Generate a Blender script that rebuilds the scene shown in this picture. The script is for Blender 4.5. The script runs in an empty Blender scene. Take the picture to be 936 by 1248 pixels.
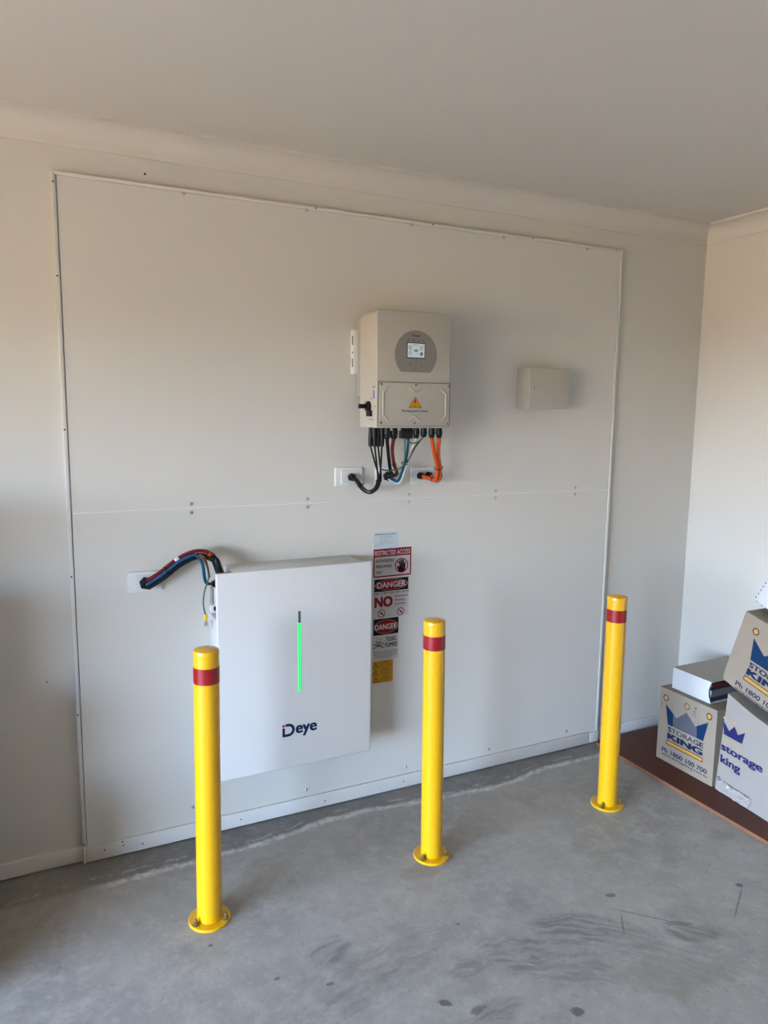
import bpy, bmesh, math, random
from mathutils import Vector, Matrix
random.seed(7)
C = bpy.context.scene.collection
SC = bpy.context.scene
PI = math.pi

# ---------------------------------------------------------------- camera, sky, sun, exposure
cam_d = bpy.data.cameras.new('camera'); cam = bpy.data.objects.new('camera', cam_d); C.objects.link(cam)
F_PX, YAW, PIT, ROL = 894.76, 0.4535, -0.1355, 0.0116
fw = Vector((math.sin(YAW)*math.cos(PIT), math.cos(YAW)*math.cos(PIT), math.sin(PIT)))
rt = Vector((math.cos(YAW), -math.sin(YAW), 0)); up = rt.cross(fw)
r2 = rt*math.cos(ROL) + up*math.sin(ROL); u2 = up*math.cos(ROL) - rt*math.sin(ROL)
cam.matrix_world = Matrix(((r2.x, u2.x, -fw.x, -0.1214), (r2.y, u2.y, -fw.y, -2.8972), (r2.z, u2.z, -fw.z, 1.7514), (0, 0, 0, 1)))
cam_d.sensor_fit = 'VERTICAL'; cam_d.sensor_height = 24.0
cam_d.lens = F_PX/1248*24.0
cam_d.clip_start = 0.02
SC.camera = cam

world = bpy.data.worlds.new('sky'); SC.world = world; world.use_nodes = True
wn = world.node_tree; wn.nodes.clear()
w_out = wn.nodes.new('ShaderNodeOutputWorld'); w_bg = wn.nodes.new('ShaderNodeBackground')
w_tc = wn.nodes.new('ShaderNodeTexCoord'); w_sep = wn.nodes.new('ShaderNodeSeparateXYZ'); w_rp = wn.nodes.new('ShaderNodeValToRGB')
w_rp.color_ramp.elements[0].position = 0.0; w_rp.color_ramp.elements[0].color = (0.60, 0.68, 0.74, 1)
w_rp.color_ramp.elements[1].position = 0.4; w_rp.color_ramp.elements[1].color = (0.20, 0.31, 0.54, 1)
w_e = w_rp.color_ramp.elements.new(0.13); w_e.color = (0.54, 0.755, 1.09, 1)
wn.links.new(w_tc.outputs['Generated'], w_sep.inputs[0]); wn.links.new(w_sep.outputs['Z'], w_rp.inputs[0])
wn.links.new(w_rp.outputs[0], w_bg.inputs[0]); wn.links.new(w_bg.outputs[0], w_out.inputs[0])
w_bg.inputs[1].default_value = 62.0

sun_d = bpy.data.lights.new('sun', 'SUN'); sun_d.energy = 58.0; sun_d.color = (1.0, 0.86, 0.68); sun_d.angle = math.radians(0.6)
sun = bpy.data.objects.new('sun', sun_d); C.objects.link(sun); sun.location = (2, 8, 10)
sun.rotation_euler = Vector((-0.15, -0.80, -1.0)).to_track_quat('-Z', 'Y').to_euler()

XD, DY0, DY1, DH = -4.0, -0.20, -5.1, 1.95      # the roller door opening in the left wall
pl = bpy.data.lights.new('door_portal', 'AREA'); pl.shape = 'RECTANGLE'; pl.size = DH; pl.size_y = DY0-DY1
pl.cycles.is_portal = True
po = bpy.data.objects.new('door_portal', pl); C.objects.link(po)
po.location = (XD-0.05, (DY0+DY1)/2, DH/2); po.rotation_euler = (0, -PI/2, 0)

SC.view_settings.view_transform = 'Standard'; SC.view_settings.look = 'None'
SC.view_settings.gamma = 1.0; SC.view_settings.use_curve_mapping = False
SC.view_settings.exposure = -0.06
SC.cycles.max_bounces = 10; SC.cycles.diffuse_bounces = 7; SC.cycles.glossy_bounces = 4

# ---------------------------------------------------------------- materials
def mat(name, col, rough=0.5, metal=0.0, spec=0.5, noise=0.0, nscale=20.0, bump=0.0, bscale=200.0, emit=0.0, coat=0.0, alpha=1.0, trans=0.0):
    m = bpy.data.materials.new(name); m.use_nodes = True; nt = m.node_tree; b = nt.nodes['Principled BSDF']
    b.inputs['Base Color'].default_value = (*col, 1); b.inputs['Roughness'].default_value = rough
    b.inputs['Metallic'].default_value = metal; b.inputs['Specular IOR Level'].default_value = spec
    b.inputs['Coat Weight'].default_value = coat; b.inputs['Alpha'].default_value = alpha
    b.inputs['Transmission Weight'].default_value = trans
    if emit:
        b.inputs['Emission Color'].default_value = (*col, 1); b.inputs['Emission Strength'].default_value = emit
    tc = nt.nodes.new('ShaderNodeTexCoord')
    if noise:
        n = nt.nodes.new('ShaderNodeTexNoise'); n.inputs['Scale'].default_value = nscale; n.inputs['Detail'].default_value = 4
        mx = nt.nodes.new('ShaderNodeMix'); mx.data_type = 'RGBA'
        mx.inputs[6].default_value = (*[c*(1-noise) for c in col], 1); mx.inputs[7].default_value = (*[min(1, c*(1+noise)) for c in col], 1)
        nt.links.new(tc.outputs['Object'], n.inputs['Vector']); nt.links.new(n.outputs['Fac'], mx.inputs[0])
        nt.links.new(mx.outputs[2], b.inputs['Base Color'])
    if bump:
        n2 = nt.nodes.new('ShaderNodeTexNoise'); n2.inputs['Scale'].default_value = bscale; n2.inputs['Detail'].default_value = 3
        bp = nt.nodes.new('ShaderNodeBump'); bp.inputs['Strength'].default_value = bump; bp.inputs['Distance'].default_value = 0.002
        nt.links.new(tc.outputs['Object'], n2.inputs['Vector']); nt.links.new(n2.outputs['Fac'], bp.inputs['Height'])
        nt.links.new(bp.outputs['Normal'], b.inputs['Normal'])
    return m

M = {}
M['wall'] = mat('painted_plaster', (0.54, 0.527, 0.49), 0.6, noise=0.015, nscale=3, bump=0.15, bscale=120)
M['ceil'] = mat('ceiling_paint', (0.535, 0.515, 0.475), 0.7, bump=0.1, bscale=120)
M['sheet'] = mat('fibre_cement_paint', (0.56, 0.55, 0.515), 0.42, noise=0.012, nscale=4, bump=0.1, bscale=60)
M['trim'] = mat('trim_paint', (0.565, 0.558, 0.53), 0.4)
M['seal'] = mat('white_sealant', (0.68, 0.68, 0.66), 0.4)
M['screw'] = mat('screw_steel', (0.42, 0.41, 0.395), 0.35, 0.6)
M['dark'] = mat('dark_hole', (0.05, 0.045, 0.04), 0.7)
M['yellow'] = mat('yellow_enamel', (0.64, 0.335, 0.002), 0.28, coat=0.3, bump=0.05, bscale=300)
M['red'] = mat('red_reflective_tape', (0.24, 0.004, 0.008), 0.3)
M['zinc'] = mat('yellow_zinc', (0.30, 0.20, 0.065), 0.32, 0.7)
M['white'] = mat('white_powder_coat', (0.57, 0.572, 0.565), 0.36, bump=0.04, bscale=500)
M['cream'] = mat('off_white_enamel', (0.385, 0.362, 0.315), 0.45, spec=0.35, bump=0.04, bscale=500)
M['grey'] = mat('grey_faceplate', (0.205, 0.192, 0.175), 0.5, spec=0.3)
M['alu'] = mat('aluminium', (0.30, 0.29, 0.27), 0.55, 0.1)
M['black'] = mat('black_plastic', (0.006, 0.006, 0.0065), 0.42, spec=0.25)
M['rubber'] = mat('black_rubber', (0.006, 0.0055, 0.0055), 0.5, spec=0.22)
M['lcd'] = mat('lit_screen', (0.50, 0.62, 0.68), 0.2, emit=0.16)
M['bezel'] = mat('screen_bezel', (0.03, 0.035, 0.04), 0.25)
M['orange_sign'] = mat('orange_print', (0.55, 0.23, 0.010), 0.45, spec=0.2)
M['ink'] = mat('black_print', (0.004, 0.004, 0.0045), 0.5, spec=0.12)
M['ink_soft'] = mat('grey_print', (0.09, 0.09, 0.09), 0.5, spec=0.2)
M['navy'] = mat('navy_print', (0.004, 0.014, 0.055), 0.4, spec=0.2)
M['logo_red'] = mat('red_print', (0.30, 0.01, 0.012), 0.4)
M['green'] = mat('green_led', (0.02, 0.90, 0.16), 0.3, emit=0.85)
M['purple'] = mat('violet_label', (0.12, 0.09, 0.42), 0.4)
M['c_red'] = mat('red_cable', (0.13, 0.006, 0.009), 0.42, spec=0.3)
M['c_blue'] = mat('blue_cable', (0.006, 0.062, 0.15), 0.42, spec=0.3)
M['c_white'] = mat('white_cable', (0.52, 0.52, 0.49), 0.4)
M['c_green'] = mat('earth_cable_green', (0.03, 0.11, 0.05), 0.4)
M['c_orange'] = mat('orange_cable', (0.52, 0.075, 0.012), 0.42, spec=0.3)
M['lug'] = mat('yellow_lug', (0.78, 0.5, 0.02), 0.4)
M['plate'] = mat('white_plastic', (0.61, 0.61, 0.605), 0.28)
M['sign_white'] = mat('sign_white', (0.47, 0.455, 0.47), 0.45, spec=0.2)
M['sign_blue'] = mat('sign_pale_blue', (0.47, 0.53, 0.57), 0.45, spec=0.2)
M['sign_red'] = mat('sign_red', (0.21, 0.003, 0.009), 0.45, spec=0.15)
M['sign_yellow'] = mat('sign_yellow', (0.46, 0.235, 0.010), 0.45, spec=0.2)
M['sign_brown'] = mat('sign_brown_print', (0.07, 0.022, 0.003), 0.45, spec=0.2)
M['carton'] = mat('carton_board', (0.245, 0.197, 0.148), 0.8, spec=0.2, noise=0.06, nscale=9, bump=0.25, bscale=90)
M['carton_pale'] = mat('pale_carton_board', (0.265, 0.234, 0.205), 0.75, spec=0.2, noise=0.06, nscale=9, bump=0.3, bscale=60)
M['carton_edge'] = mat('carton_dark_edge', (0.20, 0.17, 0.14), 0.8)
M['carton_lid'] = mat('shaded_white_carton', (0.40, 0.375, 0.345), 0.7, spec=0.2, noise=0.05, nscale=12)  # white carton's top, its weaker light put into a greyer colour
M['paper'] = mat('white_carton', (0.50, 0.50, 0.52), 0.6, spec=0.3)
M['blue_print'] = mat('blue_print', (0.0015, 0.020, 0.064), 0.6, spec=0.2)
M['blue_text'] = mat('dark_blue_print', (0.004, 0.012, 0.045), 0.6, spec=0.2)
M['indigo'] = mat('indigo_print', (0.016, 0.015, 0.075), 0.6, spec=0.2)
M['gold'] = mat('gold_print', (0.46, 0.235, 0.035), 0.6, spec=0.2)
M['gold_pale'] = mat('faded_gold_print', (0.42, 0.265, 0.10), 0.6, spec=0.2)
M['tape'] = mat('clear_tape', (0.55, 0.48, 0.40), 0.14, alpha=0.16, bump=0.9, bscale=70)
M['crinkle'] = mat('crinkled_tape', (0.55, 0.50, 0.48), 0.08, alpha=0.34, bump=0.6, bscale=90)
M['film'] = mat('brown_film_face', (0.088, 0.025, 0.013), 0.5, spec=0.25, noise=0.12, nscale=14, bump=0.1, bscale=80)
M['ply'] = mat('ply_edge', (0.185, 0.080, 0.040), 0.7, spec=0.2, noise=0.2, nscale=30)
M['book_red'] = mat('book_red', (0.09, 0.012, 0.010), 0.45); M['book_grey'] = mat('book_grey', (0.10, 0.108, 0.12), 0.45)
M['book_dark'] = mat('book_dark', (0.018, 0.02, 0.028), 0.45); M['pages'] = mat('book_pages', (0.30, 0.28, 0.30), 0.7)
M['cupboard'] = mat('brown_laminate', (0.16, 0.085, 0.045), 0.5, noise=0.1, nscale=8)
M['brick'] = mat('bare_brick', (0.09, 0.06, 0.042), 0.85, noise=0.2, nscale=6)
M['drive'] = mat('driveway_gravel', (0.45, 0.255, 0.075), 0.9, noise=0.1, nscale=1)

# ---- concrete floor, node based
def concrete():
    m = bpy.data.materials.new('concrete_floor'); m.use_nodes = True; nt = m.node_tree; N = nt.nodes; L = nt.links
    b = N['Principled BSDF']
    def node(t, **k):
        n = N.new(t)
        for a, v in k.items(): setattr(n, a, v)
        return n
    def link(a, bb): L.new(a, bb)
    def math_(op, a, bv=0.0, c=None, clamp=False):
        n = node('ShaderNodeMath', operation=op, use_clamp=clamp)
        for i, v in enumerate((a, bv, c)):
            if v is None: continue
            if isinstance(v, (int, float)): n.inputs[i].default_value = v
            else: link(v, n.inputs[i])
        return n.outputs[0]
    def smooth(v, lo, hi, a=0.0, c=1.0):
        n = node('ShaderNodeMapRange', interpolation_type='SMOOTHSTEP'); link(v, n.inputs[0])
        n.inputs[1].default_value = lo; n.inputs[2].default_value = hi; n.inputs[3].default_value = a; n.inputs[4].default_value = c
        return n.outputs[0]
    tc = node('ShaderNodeTexCoord'); P = tc.outputs['Object']
    def noise(scale, detail=4, rough=0.55, vec=None, dist=0.0):
        n = node('ShaderNodeTexNoise'); n.inputs['Scale'].default_value = scale; n.inputs['Detail'].default_value = detail
        n.inputs['Roughness'].default_value = rough; n.inputs['Distortion'].default_value = dist
        link(P if vec is None else vec, n.inputs['Vector']); return n.outputs['Fac']
    def mixc(f, a, c):
        n = node('ShaderNodeMix', data_type='RGBA')
        for i, v in ((0, f), (6, a), (7, c)):
            if isinstance(v, tuple): n.inputs[i].default_value = (*v, 1)
            elif isinstance(v, float): n.inputs[i].default_value = v
            else: link(v, n.inputs[i])
        return n.outputs[2]
    sep = node('ShaderNodeSeparateXYZ'); link(P, sep.inputs[0]); X, Y = sep.outputs[0], sep.outputs[1]
    base = mixc(smooth(noise(1.6, 5, 0.6), 0.32, 0.68), (0.245, 0.230, 0.207), (0.318, 0.299, 0.270))
    base = mixc(smooth(noise(11, 6, 0.7), 0.40, 0.72), base, (0.350, 0.330, 0.300))
    base = mixc(math_('MULTIPLY', smooth(noise(24, 7, 0.75), 0.50, 0.66), 0.45), base, (0.40, 0.378, 0.345))
    base = mixc(math_('MULTIPLY', smooth(noise(33, 6, 0.75, dist=0.6), 0.44, 0.34), 0.50), base, (0.19, 0.178, 0.16))
    base = mixc(math_('MULTIPLY', smooth(noise(4.0, 6, 0.65), 0.56, 0.70), 0.5), base, (0.20, 0.188, 0.168))
    # fine pale specks and dark pits
    base = mixc(math_('MULTIPLY', smooth(noise(70, 2, 0.6), 0.70, 0.76), 0.6), base, (0.44, 0.42, 0.40))
    base = mixc(math_('MULTIPLY', smooth(noise(38, 3, 0.6), 0.30, 0.25), 0.5), base, (0.10, 0.10, 0.098))
    # the dried-out tide line along the wall
    fc = node('ShaderNodeFloatCurve'); cu = fc.mapping.curves[0]
    pts = [(-.6, -.20), (.105, -.195), (.488, -.187), (.70, -.178), (.941, -.138), (1.129, -.135), (1.349, -.160), (1.61, -.180), (1.857, -.195), (2.109, -.150), (2.438, -.152), (3.4, -.15)]
    mp = [((x+.6)/4.0, (-y)/0.3) for x, y in pts]
    cu.points[0].location = mp[0]; cu.points[1].location = mp[-1]
    for q in mp[1:-1]: cu.points.new(*q)
    fc.mapping.update()
    link(math_('DIVIDE', math_('ADD', X, 0.6), 4.0), fc.inputs['Value'])
    wob = math_('ADD', math_('MULTIPLY', math_('SUBTRACT', noise(9, 5, 0.7), 0.5), 0.05), math_('MULTIPLY', math_('SUBTRACT', noise(55, 4, 0.75), 0.5), 0.030))
    yl = math_('ADD', math_('MULTIPLY', fc.outputs[0], -0.3), wob)
    dd = math_('SUBTRACT', Y, yl)                       # > 0 towards the wall
    damp = math_('MULTIPLY', smooth(dd, -0.01, 0.03), smooth(noise(7, 5, 0.7), 0.25, 0.6, 0.55, 1.0))
    damp = math_('MULTIPLY', damp, smooth(X, -0.2, 0.2, 0.6, 1.0))
    base = mixc(damp, base, (0.165, 0.156, 0.142))
    base = mixc(math_('MULTIPLY', math_('MULTIPLY', smooth(dd, 0.0, 0.05), smooth(noise(16, 4, 0.7), 0.52, 0.62)), 0.45), base, (0.24, 0.24, 0.235))
    ln = math_('MULTIPLY', smooth(math_('SUBTRACT', math_('ABSOLUTE', dd), math_('MULTIPLY', math_('SUBTRACT', noise(6, 3), 0.5), 0.045)), 0.026, 0.002), smooth(noise(30, 6, 0.75), 0.36, 0.60, 0.12, 0.92))
    ln = math_('MULTIPLY', ln, smooth(X, -0.02, 0.14))
    base = mixc(ln, base, (0.60, 0.58, 0.55))
    ln2 = math_('MULTIPLY', smooth(math_('ABSOLUTE', math_('SUBTRACT', dd, math_('ADD', 0.045, math_('MULTIPLY', math_('SUBTRACT', noise(3, 3), 0.5), 0.10)))), 0.010, 0.002), smooth(noise(8, 4, 0.7), 0.46, 0.58))
    base = mixc(math_('MULTIPLY', ln2, 0.55), base, (0.45, 0.435, 0.41))
    # swept scuff patches: ellipses with curved trowel marks
    def ellipse(cx, cy, rx, ry, rot):
        dx = math_('SUBTRACT', X, cx); dy = math_('SUBTRACT', Y, cy); c, s = math.cos(rot), math.sin(rot)
        a = math_('DIVIDE', math_('ADD', math_('MULTIPLY', dx, c), math_('MULTIPLY', dy, s)), rx)
        e = math_('DIVIDE', math_('SUBTRACT', math_('MULTIPLY', dy, c), math_('MULTIPLY', dx, s)), ry)
        return math_('SQRT', math_('ADD', math_('MULTIPLY', a, a), math_('MULTIPLY', e, e)))
    nz = math_('MULTIPLY', math_('SUBTRACT', noise(12, 5, 0.7), 0.5), 1.1)
    pdx = math_('SUBTRACT', X, 1.05); pdy = math_('ADD', Y, 1.85)
    prr = math_('SQRT', math_('ADD', math_('MULTIPLY', pdx, pdx), math_('MULTIPLY', pdy, pdy))); pan_ = math_('ARCTAN2', pdy, pdx)
    cmb = node('ShaderNodeCombineXYZ'); link(math_('ADD', math_('MULTIPLY', prr, 48.0), math_('MULTIPLY', noise(5, 3), 5.0)), cmb.inputs[0]); link(math_('MULTIPLY', pan_, 5.0), cmb.inputs[1])
    streak = noise(1.0, 5, 0.65, vec=cmb.outputs[0])
    patches = [(1.25, -1.13, .16, .10, -.3, .75), (1.50, -1.12, .20, .09, -.45, .8), (1.62, -1.24, .16, .08, -.5, .6), (1.36, -1.24, .18, .10, -.5, .55),
               (1.06, -1.12, .08, .05, 0, .5), (0.70, -0.86, .09, .06, .3, .75), (0.76, -1.02, .22, .11, .5, .45), (1.85, -1.31, .12, .05, -.4, .8),
               (1.05, -1.30, .10, .05, .2, .6), (0.98, -0.96, .16, .09, .2, .35), (1.72, -1.40, .25, .10, -.4, .35), (1.16, -0.62, .09, .05, 0, .3)]
    tot = None
    for cx, cy, rx, ry, ro, st in patches:
        k = math_('MULTIPLY', smooth(math_('ADD', ellipse(cx, cy, rx, ry, ro), nz), 1.15, 0.55), st)
        tot = k if tot is None else math_('MAXIMUM', tot, k)
    sc = math_('MULTIPLY', tot, smooth(streak, 0.42, 0.60, 0.20, 1.0))
    base = mixc(math_('MULTIPLY', sc, 0.85), base, (0.120, 0.114, 0.106))
    base = mixc(math_('MULTIPLY', math_('MULTIPLY', tot, smooth(streak, 0.36, 0.28)), 0.35), base, (0.32, 0.32, 0.31))
    # faint brown rust tint low right, small oil drops
    base = mixc(math_('MULTIPLY', smooth(math_('ADD', ellipse(1.62, -1.42, .22, .12, -.4), nz), 1.1, 0.3), 0.35), base, (0.23, 0.20, 0.15))
    base = mixc(math_('MULTIPLY', smooth(math_('ADD', ellipse(1.22, -0.60, .20, .06, 0), nz), 1.1, 0.3), 0.35), base, (0.17, 0.15, 0.12))
    nz2 = math_('MULTIPLY', math_('SUBTRACT', noise(38, 5, 0.75), 0.5), 2.2)
    for cx, cy, rx, ry, ro, st in [(.925, -1.205, .020, .013, -.7, .85), (1.264, -1.40, .022, .020, 0, .8), (1.00, -1.27, .03, .015, .2, .6), (1.731, -1.035, .02, .010, -.3, .7),
                                   (2.215, -1.195, .014, .010, 0, .8), (.50, -.90, .010, .006, 0, .7), (.345, -.67, .008, .006, 0, .8), (1.84, -1.25, .05, .012, -.5, .5), (.64, -.99, .014, .008, 0, .7), (1.14, -.93, .006, .006, 0, .8)]:
        base = mixc(math_('MULTIPLY', smooth(math_('ADD', ellipse(cx, cy, rx, ry, ro), nz2), 1.2, 0.7), st), base, (0.075, 0.075, 0.072))
    # thin dark drag marks on the right
    for cx, cy, rx, ry, ro in [(1.76, -1.17, .13, .004, -.78), (1.66, -1.17, .055, .004, .9), (2.13, -1.26, .11, .004, .55)]:
        base = mixc(math_('MULTIPLY', smooth(math_('ADD', ellipse(cx, cy, rx, ry, ro), nz2), 1.25, 0.7), 0.55), base, (0.10, 0.10, 0.098))
    link(base, b.inputs['Base Color'])
    rg = smooth(noise(5, 4), 0.3, 0.7, 0.52, 0.68); link(rg, b.inputs['Roughness']); b.inputs['Specular IOR Level'].default_value = 0.4
    bp = node('ShaderNodeBump'); bp.inputs['Strength'].default_value = 0.22; bp.inputs['Distance'].default_value = 0.003
    link(math_('ADD', noise(60, 5, 0.7), math_('MULTIPLY', noise(14, 4, 0.6), 0.6)), bp.inputs['Height']); link(bp.outputs[0], b.inputs['Normal'])
    return m
M['concrete'] = concrete()

# ---------------------------------------------------------------- building helpers
ORG = {}                                    # object -> world origin that its children's coordinates are measured from
class MB:
    """Collects shapes; build() links them as ONE mesh object."""
    def __init__(s): s.v = []; s.f = []
    def add(s, vs, fs):
        k = len(s.v); s.v += [tuple(v) for v in vs]; s.f += [tuple(i+k for i in f) for f in fs]; return s
    def box(s, x0, x1, y0, y1, z0, z1):
        return s.add([(x, y, z) for z in (z0, z1) for y in (y0, y1) for x in (x0, x1)],
                     [(0, 2, 3, 1), (4, 5, 7, 6), (0, 1, 5, 4), (2, 6, 7, 3), (0, 4, 6, 2), (1, 3, 7, 5)])
    def prism(s, pts, O, U, V, D):           # 2-D outline (ccw in U,V) swept from O by D
        O, U, V, D = Vector(O), Vector(U), Vector(V), Vector(D); n = len(pts)
        vs = [O+U*a+V*b for a, b in pts] + [O+U*a+V*b+D for a, b in pts]
        return s.add(vs, [tuple(range(n)), tuple(range(2*n-1, n-1, -1))] + [(i, i+n, (i+1) % n+n, (i+1) % n) for i in range(n)])
    def cyl(s, p0, p1, r0, r1=None, n=24, cap=True):
        r1 = r0 if r1 is None else r1; p0, p1 = Vector(p0), Vector(p1); d = (p1-p0).normalized()
        a = d.orthogonal().normalized(); b = d.cross(a)
        vs = [p+(a*math.cos(2*PI*i/n)+b*math.sin(2*PI*i/n))*r for p, r in ((p0, r0), (p1, r1)) for i in range(n)]
        fs = [(i, (i+1) % n, (i+1) % n+n, i+n) for i in range(n)]
        if cap: fs += [tuple(range(n-1, -1, -1)), tuple(range(n, 2*n))]
        return s.add(vs, fs)
    def lathe(s, prof, O=(0, 0, 0), axis=(0, 0, 1), n=48):
        O, d = Vector(O), Vector(axis).normalized(); a = d.orthogonal().normalized(); b = d.cross(a); m = len(prof)
        vs = [O+d*h+(a*math.cos(2*PI*i/n)+b*math.sin(2*PI*i/n))*r for r, h in prof for i in range(n)]
        fs = [(j*n+i, j*n+(i+1) % n, (j+1)*n+(i+1) % n, (j+1)*n+i) for j in range(m-1) for i in range(n)]
        fs += [tuple(range(n-1, -1, -1)), tuple(range((m-1)*n, m*n))]
        return s.add(vs, fs)
    def tube(s, pts, r, n=10, step=0.008):
        P = [Vector(p) for p in pts]; Q = []
        for i in range(len(P)-1):
            p0, p1, p2, p3 = P[max(i-1, 0)], P[i], P[i+1], P[min(i+2, len(P)-1)]
            k = max(2, int((p2-p1).length/step))
            for j in range(k):
                t = j/k; Q.append(0.5*((2*p1)+(p2-p0)*t+(2*p0-5*p1+4*p2-p3)*t*t+(3*p1-p0-3*p2+p3)*t**3))
        Q.append(P[-1]); vs = []; a = None
        for i, q in enumerate(Q):
            d = (Q[min(i+1, len(Q)-1)]-Q[max(i-1, 0)]).normalized()
            a = d.orthogonal().normalized() if a is None else (a-d*a.dot(d)).normalized()
            b = d.cross(a); vs += [q+(a*math.cos(2*PI*k/n)+b*math.sin(2*PI*k/n))*r for k in range(n)]
        m = len(Q)
        fs = [(j*n+i, j*n+(i+1) % n, (j+1)*n+(i+1) % n, (j+1)*n+i) for j in range(m-1) for i in range(n)]
        fs += [tuple(range(n-1, -1, -1)), tuple(range((m-1)*n, m*n))]
        return s.add(vs, fs)
    def build(s, name, m, parent=None, org=None, bevel=0.0, seg=2, smooth=True, angle=35, flat=False):
        o0 = Vector(org) if org is not None else (ORG[parent] if parent is not None else Vector((0, 0, 0)))
        me = bpy.data.meshes.new(name); me.from_pydata([Vector(v)-o0 for v in s.v], [], s.f)
        bm = bmesh.new(); bm.from_mesh(me)
        if not flat: bmesh.ops.recalc_face_normals(bm, faces=bm.faces)
        if bevel: bmesh.ops.bevel(bm, geom=[e for e in bm.edges if len(e.link_faces) == 2 and e.calc_face_angle(0) > 0.5], offset=bevel, segments=seg, profile=0.5, affect='EDGES', clamp_overlap=True)
        for f in bm.faces: f.smooth = smooth
        bm.to_mesh(me); bm.free()
        if smooth: me.set_sharp_from_angle(angle=math.radians(angle))
        me.materials.append(M[m])
        o = bpy.data.objects.new(name, me); C.objects.link(o)
        if parent is not None: o.parent = parent; ORG[o] = ORG[parent]
        else: o.location = o0; ORG[o] = o0
        return o
def B(*a): return MB().box(*a)
def thing(name, label, cat, loc, group=None, rot=None):
    o = bpy.data.objects.new(name, None); C.objects.link(o); o.empty_display_size = 0.05
    o.location = loc; o['label'] = label; o['category'] = cat
    if group: o['group'] = group
    if rot: o.rotation_euler = rot
    ORG[o] = Vector((0, 0, 0)) if rot else Vector(loc)
    return o
def tag(o, label, cat, group=None):
    o['label'] = label; o['category'] = cat
    if group: o['group'] = group
    return o
def struct(o): o['kind'] = 'structure'; return o

# flat print on a face: frame = (origin, right, up, outward)
class Frame:
    def __init__(s, o, U, V, Nn): s.o, s.U, s.V, s.N = Vector(o), Vector(U), Vector(V), Vector(Nn)
    def p(s, a, b, h=0.0): return s.o+s.U*a+s.V*b+s.N*h
def pr(mb, fr, polys, h):                    # filled outlines
    for q in polys: mb.add([fr.p(a, b, h) for a, b in q], [tuple(range(len(q)))])
    return mb
def rect(a0, a1, b0, b1): return [(a0, b0), (a1, b0), (a1, b1), (a0, b1)]
def circ(a, b, ra, rb=None, n=28): rb = rb or ra; return [(a+ra*math.cos(2*PI*i/n), b+rb*math.sin(2*PI*i/n)) for i in range(n)]
def ring(mb, fr, a, b, r0, r1, h, n=32, t0=0.0, t1=2*PI, ky=1.0):
    for i in range(n):
        s, t = t0+(t1-t0)*i/n, t0+(t1-t0)*(i+1)/n
        q = [(a+r*math.cos(w), b+ky*r*math.sin(w)) for r, w in ((r0, s), (r1, s), (r1, t), (r0, t))]
        mb.add([fr.p(x, y, h) for x, y in q], [(0, 1, 2, 3)])
    return mb
def bar(mb, fr, a, b, c, d, w, h):
    L = math.hypot(c-a, d-b) or 1; nx, ny = -(d-b)/L*w/2, (c-a)/L*w/2
    return pr(mb, fr, [[(a-nx, b-ny), (c-nx, d-ny), (c+nx, d+ny), (a+nx, b+ny)]], h)
def letters(mb, fr, txt, a0, a1, b0, b1, h, bold=0.0, res=2, shear=0.0):
    """Lettering fitted into the box a0..a1 x b0..b1 of a frame, as flat mesh."""
    cu = bpy.data.curves.new('t', 'FONT'); cu.body = txt; cu.resolution_u = res; cu.fill_mode = 'BOTH'
    ob = bpy.data.objects.new('t', cu); C.objects.link(ob)
    dg = bpy.context.evaluated_depsgraph_get(); ev = ob.evaluated_get(dg); me = ev.to_mesh()
    vs = [v.co.copy() for v in me.vertices]; fs = [tuple(p.vertices) for p in me.polygons]
    ev.to_mesh_clear(); bpy.data.objects.remove(ob); bpy.data.curves.remove(cu)
    x0, x1 = min(v.x for v in vs), max(v.x for v in vs); y0, y1 = min(v.y for v in vs), max(v.y for v in vs)
    d = bold*1.1                          # heavier weights: the same outline struck several times, slightly shifted
    for k, (ox, oy) in enumerate(((0, 0),) if not bold else ((-d, -d*.6), (d, -d*.6), (-d, d*.6), (d, d*.6), (0, 0))):
        mb.add([fr.p(a0+(v.x+ox-x0+d)/(x1-x0+2*d)*(a1-a0)+shear*(v.y-y0)/(y1-y0), b0+(v.y+oy-y0+d*.6)/(y1-y0+1.2*d)*(b1-b0), h+k*1e-6) for v in vs], fs)
    return mb

# ---------------------------------------------------------------- the room
XR, YB, ZC = 3.1763, -6.4, 2.7323
YS = -0.018                                # face of the fibre cement sheets
struct(B(XD-0.12, XR+0.2, YB-0.2, 0.2, -0.15, 0.0).build('floor', 'concrete', smooth=False))
wb = struct(B(XD-0.12, XR+0.2, 0.0, 0.2, 0, ZC+0.1).build('wall_back', 'wall', smooth=False))
MB().cyl((0.313, 0.001, 2.594), (0.313, -0.001, 2.594), 0.0045, n=12).build('nail_head', 'dark', wb)
MB().cyl((-0.095, 0.001, 0.742), (-0.095, -0.0008, 0.742), 0.003, n=10).build('nail_head', 'dark', wb)
struct(B(XR, XR+0.2, YB, 0.0, 0, ZC+0.1).build('wall_right', 'wall', smooth=False))
struct(B(XD-0.12, XR+0.2, YB-0.2, YB, 0, ZC+0.1).build('wall_front', 'brick', smooth=False))
wl = MB().box(XD-0.12, XD, DY0, 0.0, 0, ZC+0.1).box(XD-0.12, XD, YB, DY1, 0, ZC+0.1).box(XD-0.12, XD, DY1, DY0, DH, ZC+0.1)
struct(wl.build('wall_left', 'brick', smooth=False))
struct(B(XD-0.7, XR+0.7, YB-0.7, 0.7, ZC, ZC+0.2).build('ceiling', 'ceil', smooth=False))
struct(B(-60, XD-0.12, -45, 40, -0.25, -0.01).build('driveway', 'drive', smooth=False))
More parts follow.
